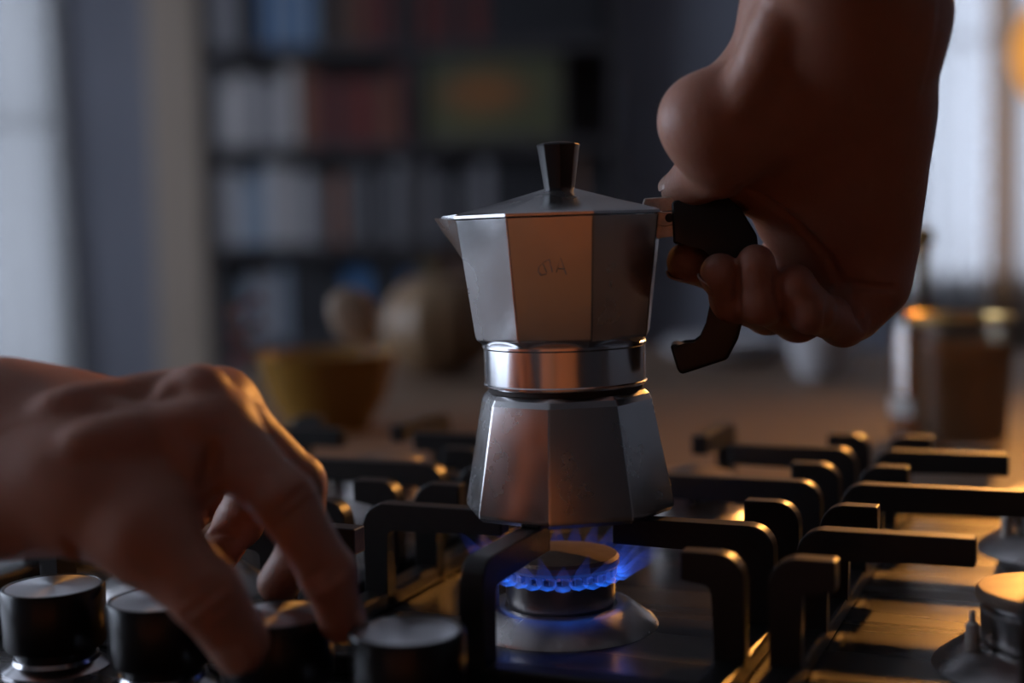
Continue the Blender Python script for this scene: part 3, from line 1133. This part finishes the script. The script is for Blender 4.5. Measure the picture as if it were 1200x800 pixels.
lh, LJW, lbase = build_hand(LJ, LP, LF, LC, 'hand', 'left hand turning the black knob with thumb and forefinger', pads=LPAD, ridges=LR)


def nail_on(hand, base, J, a, b, up, r, w_, l_, back):
    ax = (J[b] - J[a]).normalized()
    fingernail(hand, J[b] - base, ax, up, w_, l_, r, back)


# thumb of the right hand shows its nail at the pot side, index a sliver below
nail_on(rh, rbase, RJW, 't2', 't3', (-1, 0.25, 0.55), .0089, .0062, .0115, .0055)
nail_on(rh, rbase, RJW, 'i3', 'i4', (0, 0.5, -0.8), .0085, .0055, .0105, .0055)
nail_on(rh, rbase, RJW, 'm3', 'm4', (-0.95, -0.25, -0.15), .0084, .0052, .0105, .0040)
nail_on(lh, lbase, LJW, 't2', 't3', (-0.35, -0.92, -0.10), .0104, .0072, .0140, .0050)
nail_on(lh, lbase, LJW, 'i3', 'i4', (1, -0.1, 0.3), .0082, .0054, .0110, .0050)
nail_on(lh, lbase, LJW, 'm3', 'm4', (0.7, 0.5, -0.5), .0082, .0054, .0105, .0050)
nail_on(lh, lbase, LJW, 'r3', 'r4', (0.7, 0.4, -0.5), .0084, .0052, .0100, .0048)

# ------------------------------------------------------------------ things on the worktop
TOPZ = H0 - 0.004


def thing_lathe(name, px, py, prof, material, label, cat, n=48):
    p = on_z(px, py, TOPZ)
    o = lathe(name, prof, material, None, n)
    o.location = p
    tag(o, label, cat)
    return o


bowl = thing_lathe('bowl', 386, 503, [(0, 0.004), (0.028, 0.004), (0.030, 0.0), (0.034, 0.0), (0.036, 0.006), (0.050, 0.028), (0.0600, 0.064), (0.0618, 0.066), (0.0605, 0.067), (0.0575, 0.064), (0.047, 0.030), (0.030, 0.010), (0, 0.008)],
                   'mustard_glaze', 'mustard yellow glazed bowl behind the grate', 'bowl')
# wooden spoon standing in the bowl
bp = on_z(386, 503, TOPZ)
s0, s1 = bp + Vector((0.046, 0.0, 0.040)), bp + Vector((0.031, 0.0, 0.078))
sp = empty('wooden_spoon', s0)
tag(sp, 'pale wooden spoon leaning in the mustard bowl', 'spoon')
tube('spoon_handle', [(0, 0, 0), (s1 - s0) * 0.5, (s1 - s0)], [0.0045, 0.004, 0.0045], 'spoon_wood', sp)
so = lathe('spoon_head', [(0, -0.026)] + [(0.020 * math.sin(PI * i / 10) ** 0.8, -0.026 * math.cos(PI * i / 10)) for i in range(1, 10)] + [(0, 0.026)], 'spoon_wood', sp, 24, axis_scale=(1, 0.3))
so.location = (s1 - s0) * 1.5
so.rotation_euler = (0, R_(-22), 0)

# ribbed gourd
gp = on_z(517, 441, TOPZ)
gv, gf = [], []
nu, nv = 60, 24
for j in range(1, nv):
    ph = PI * j / nv
    for i in range(nu):
        a = 2 * PI * i / nu
        rib = 1 - 0.06 * (0.5 - 0.5 * math.cos(10 * a)) ** 2
        r = 0.068 * math.sin(ph) * rib
        z = 0.060 - 0.062 * math.cos(ph) * (1 - 0.12 * math.exp(-(math.sin(ph) / 0.35) ** 2))
        gv.append((r * math.cos(a), r * math.sin(a), z))
for j in range(nv - 2):
    for i in range(nu):
        k_ = (i + 1) % nu
        gf.append((j * nu + i, j * nu + k_, (j + 1) * nu + k_, (j + 1) * nu + i))
gf.append(tuple(range(nu))[::-1])
gf.append(tuple((nv - 2) * nu + i for i in range(nu)))
gr = empty('gourd', gp)
tag(gr, 'round brown ribbed gourd standing behind the moka pot', 'gourd')
obj('gourd_body', gv, gf, 'gourd_skin', gr, True)
tube('gourd_stem', [(0, 0, 0.112), (-0.006, 0, 0.128), (-0.02, 0.0, 0.138)], [0.009, 0.006, 0.007], 'stem_green', gr)

# dried red chillies beside the bowl
cp = on_z(292, 470, TOPZ)
ch = empty('chili_sprig', cp)
tag(ch, 'sprig of dark red dried chillies beside the mustard bowl', 'chili')
tube('sprig_stem', [(0.01, 0, 0.0), (0.004, 0, 0.05), (-0.012, 0, 0.10)], 0.002, 'stem_green', ch, 6)
for i in range(6):
    z = 0.035 + i * 0.012
    sgn = 1 if i % 2 else -1
    tube('chili', [(0.004 - 0.002 * i, 0, z), (sgn * 0.012, 0.004, z + 0.010), (sgn * 0.022, 0.004, z + 0.002)], [0.0035, 0.005, 0.001], 'chili_red', ch, 8)

# glass tumbler with a dark drink
jp = on_z(1126, 527, TOPZ)
jr = empty('glass_tumbler', jp)
tag(jr, 'clear glass tumbler of brown drink at the back of the worktop', 'glass')
lathe('glass_wall', [(0, 0.0), (0.030, 0.0), (0.032, 0.003), (0.0385, 0.094), (0.0392, 0.097), (0.0384, 0.0985), (0.0370, 0.097), (0.0308, 0.008), (0, 0.007)], 'vessel_glass', jr, 56)
lathe('drink', [(0, 0.0075), (0.0300, 0.0085), (0.0356, 0.078), (0, 0.078)], 'tea_brown', jr, 48)
lathe('gilt_rim', [(0.0365, 0.0950), (0.0397, 0.0950), (0.0400, 0.0975), (0.0388, 0.0995), (0.0368, 0.0985), (0.0365, 0.0950)], 'brass', jr, 56)

# oil bottle
op = on_z(1078, 511, TOPZ)
br = empty('oil_bottle', op)
tag(br, 'slim glass bottle of amber oil beside the tumbler', 'bottle')
lathe('bottle_glass', [(0, 0), (0.021, 0.0), (0.0225, 0.002), (0.0225, 0.080), (0.019, 0.095), (0.0085, 0.112), (0.0072, 0.140), (0.0095, 0.142), (0.0095, 0.147), (0.0068, 0.147), (0.006, 0.112), (0.017, 0.094), (0.0205, 0.080), (0.0205, 0.004), (0, 0.004)], 'vessel_glass', br, 40)
lathe('oil', [(0, 0.0045), (0.0202, 0.0045), (0.0202, 0.080), (0.0195, 0.083), (0, 0.083)], 'oil_amber', br, 40)
lathe('stopper', [(0, 0.140), (0.0060, 0.140), (0.0062, 0.148), (0.0105, 0.150), (0.0110, 0.158), (0.008, 0.163), (0, 0.164)], 'brass', br, 24)
lathe('bottle_label', [(0.0228, 0.018), (0.0229, 0.018), (0.0229, 0.032), (0.0228, 0.032)], 'paper_label', br, 40)


def plate_at(px, py, r, label, n=3):
    p = on_z(px, py, TOPZ)
    for i in range(n):
        o = lathe('plate', [(0, 0.003), (r * 0.55, 0.003), (r * 0.58, 0.0), (r * 0.63, 0.0), (r * 0.72, 0.005), (r, 0.014), (r * 1.0, 0.0165), (r * 0.70, 0.009), (r * 0.55, 0.006), (0, 0.006)], 'china_white', None, 48)
        o.location = p + Vector((0, 0, 0.0062 * i))
        tag(o, label[i], 'plate', 'white plates stacked behind the pot handle')


plate_at(850, 423, 0.075, ['white plate at the bottom of the stack behind the pot handle', 'white plate in the middle of the stack behind the pot handle', 'white plate on top of the stack behind the pot handle'])
cup = empty('cup', on_z(960, 441, TOPZ))
tag(cup, 'small white cup on the worktop under the right hand', 'cup')
lathe('cup_body', [(0, 0.003), (0.016, 0.003), (0.018, 0.0), (0.021, 0.0), (0.030, 0.018), (0.034, 0.045), (0.0345, 0.047), (0.0325, 0.046), (0.028, 0.018), (0.015, 0.006), (0, 0.005)], 'china_white', cup, 40)
tube('cup_handle', [(0.031, 0, 0.038), (0.045, 0, 0.038), (0.050, 0, 0.028), (0.044, 0, 0.016), (0.029, 0, 0.015)], 0.003, 'china_white', cup, 8)

# ------------------------------------------------------------------ bookcase
BX0, BX1, BY0, BY1 = -1.05, 0.40, YB - 0.29, YB - 0.005
bc = empty('bookcase', ((BX0 + BX1) / 2, BY1, 0))
tag(bc, 'dark open bookcase against the blue wall', 'bookcase')
ox, oy = (BX0 + BX1) / 2, BY1


def bpart(name, lo, hi):
    return box(name, (lo[0] - ox, lo[1] - oy, lo[2]), (hi[0] - ox, hi[1] - oy, hi[2]), 'shelf_dark', bc, 0.002)


SHZ = [0.06, 0.35, 0.69, 1.03, 1.37, 1.71, 2.05, 2.36]
for x in (BX0, -0.335, BX1 - 0.03):
    bpart('side_panel', (x, BY0, 0), (x + 0.03, BY1, 2.39))
for z in SHZ:
    bpart('shelf', (BX0, BY0, z - 0.03), (BX1, BY1, z))
bpart('back_panel', (BX0, BY1 - 0.008, 0), (BX1, BY1, 2.39))

BOOKC = {'white': (0.60, 0.57, 0.56), 'grey': (0.30, 0.29, 0.31), 'blue': (0.07, 0.20, 0.42), 'pale blue': (0.30, 0.37, 0.46), 'maroon': (0.17, 0.035, 0.03), 'brown': (0.20, 0.10, 0.06),
         'orange': (0.30, 0.10, 0.035), 'black': (0.025, 0.025, 0.03), 'tan': (0.30, 0.23, 0.16)}
for k_, c in BOOKC.items():
    mat('book_' + k_.replace(' ', '_'), c, 0.6, noise=(12, 0.25))
mat('book_pages', (0.5, 0.46, 0.4), 0.8, noise=(200, 0.3), stretch=(30, 1, 1))
SHN = {0.35: 'second', 0.69: 'third', 1.03: 'fourth', 1.37: 'fifth', 1.71: 'sixth'}
brnd = random.Random(11)


def book(x, z, wd, hh, dd, colour, label, group):
    b = empty('book', (x + wd / 2, BY0 + 0.02, z))
    tag(b, label, 'book', group)
    mt = 'book_' + colour.replace(' ', '_')
    t = 0.003
    # cover: two boards and a spine facing the room
    bm = bmesh.new()
    box_bm((-wd / 2, 0, 0), (wd / 2, t, hh), bm=bm)
    box_bm((-wd / 2, t, 0), (-wd / 2 + t, dd, hh), bm=bm)
    box_bm((wd / 2 - t, t, 0), (wd / 2, dd, hh), bm=bm)
    bm_obj('book_cover', bm, mt, b)
    box('book_pages', (-wd / 2 + t, t, 0.004), (wd / 2 - t, dd - 0.006, hh - 0.004), 'book_pages', b)


def row(z, x0, x1, scheme, side):
    """fill a shelf run with books following (until_x, colours)"""
    x = x0
    while x < x1 - 0.02:
        wd = brnd.uniform(0.022, 0.05)
        cols = [c for lim, c in scheme if x < lim]
        cs = cols[0] if cols else scheme[-1][1]
        if not cs:
            x += 0.04
            continue
        if x + wd > x1:
            break
        c = brnd.choice(cs)
        hh = brnd.uniform(0.21, 0.285)
        book(x, z, wd, hh, brnd.uniform(0.15, 0.2), c, '%s %s %s book on the %s bookcase shelf up, bay %s' % ('tall' if hh > 0.25 else 'short', 'thick' if wd > 0.036 else 'thin', c, SHN[z], side), '%s books on the %s shelf of the bay %s' % (c, SHN[z], side))
        x += wd + 0.0015


A0, A1, B0, B1 = BX0 + 0.035, -0.34, -0.30, BX1 - 0.035
row(1.71, A0, A1, [(-0.86, ['black', 'grey']), (-0.66, ['blue', 'pale blue', 'blue']), (-0.52, ['black', 'brown']), (-0.36, ['maroon', 'black'])], 'beside the pier')
row(1.37, A0, A1, [(-0.74, ['white', 'grey', 'white']), (-0.36, ['maroon', 'brown', 'maroon', 'black'])], 'beside the pier')
row(1.03, A0, A1, [(-0.94, ['grey', 'white']), (-0.82, ['pale blue', 'white']), (-0.68, ['white', 'grey']), (-0.62, ['black']), (-0.58, ['orange']), (-0.36, ['grey', 'black'])], 'beside the pier')
row(0.69, A0, A1, [(-0.94, ['black']), (-0.80, ['pale blue', 'grey']), (-0.62, ['black']), (-0.38, ['blue', 'black'])], 'beside the pier')
row(1.71, B0, B1, [(0.0, ['black', 'maroon']), (0.36, ['black'])], 'with the picture')
row(1.03, B0, B1, [(0.10, ['black', 'grey']), (0.36, ['black', 'brown'])], 'with the picture')
row(0.69, B0, B1, [(0.36, ['black', 'grey', 'brown'])], 'with the picture')
row(0.35, A0, A1, [(0, ['black', 'grey'])], 'beside the pier')

# a colourful picture standing on the right-hand shelf
mt, N, L = nodes_of('picture_print')
b = N['Principled BSDF']
tc = N.new('ShaderNodeTexCoord')
nz_ = N.new('ShaderNodeTexNoise')
nz_.inputs['Scale'].default_value = 5.0
L.new(tc.outputs['Object'], nz_.inputs['Vector'])
rp = N.new('ShaderNodeValToRGB')
rp.color_ramp.elements[0].position = 0.3
rp.color_ramp.elements[0].color = (0.07, 0.085, 0.05, 1)
rp.color_ramp.elements[1].position = 0.7
rp.color_ramp.elements[1].color = (0.13, 0.12, 0.05, 1)
L.new(nz_.outputs['Fac'], rp.inputs['Fac'])
sx = N.new('ShaderNodeVectorMath')
sx.operation = 'LENGTH'
mp = N.new('ShaderNodeMapping')
mp.inputs['Scale'].default_value = (5.5, 1, 11)
mp.inputs['Location'].default_value = (0.1, 0, -0.2)
L.new(tc.outputs['Object'], mp.inputs['Vector'])
L.new(mp.outputs[0], sx.inputs[0])
r2 = N.new('ShaderNodeMapRange')
r2.inputs['From Min'].default_value = 0.3
r2.inputs['From Max'].default_value = 1.1
r2.inputs['To Min'].default_value = 1
r2.inputs['To Max'].default_value = 0
L.new(sx.outputs['Value'], r2.inputs['Value'])
mx = N.new('ShaderNodeMixRGB')
mx.inputs[2].default_value = (0.30, 0.12, 0.035, 1)
L.new(rp.outputs[0], mx.inputs[1])
L.new(r2.outputs[0], mx.inputs[0])
L.new(mx.outputs[0], b.inputs['Base Color'])
b.inputs['Roughness'].default_value = 0.5
MATS['picture_print'] = mt
pc = empty('framed_picture', (-0.06, BY0 + 0.03, 1.37))
tag(pc, 'olive and orange framed picture standing on the bookcase', 'picture')
pm = box('print', (-0.245, 0.006, 0.012), (0.245, 0.014, 0.292), 'picture_print', pc)
# recentre the print's texture space on its middle
for v in pm.data.vertices:
    v.co.z -= 0.15
pm.location.z = 0.15
for lo, hi in (((-0.26, 0, 0), (0.26, 0.02, 0.014)), ((-0.26, 0, 0.29), (0.26, 0.02, 0.304)), ((-0.26, 0, 0.014), (-0.244, 0.02, 0.29)), ((0.244, 0, 0.014), (0.26, 0.02, 0.29))):
    box('picture_frame', lo, hi, 'shelf_dark', pc, 0.002)
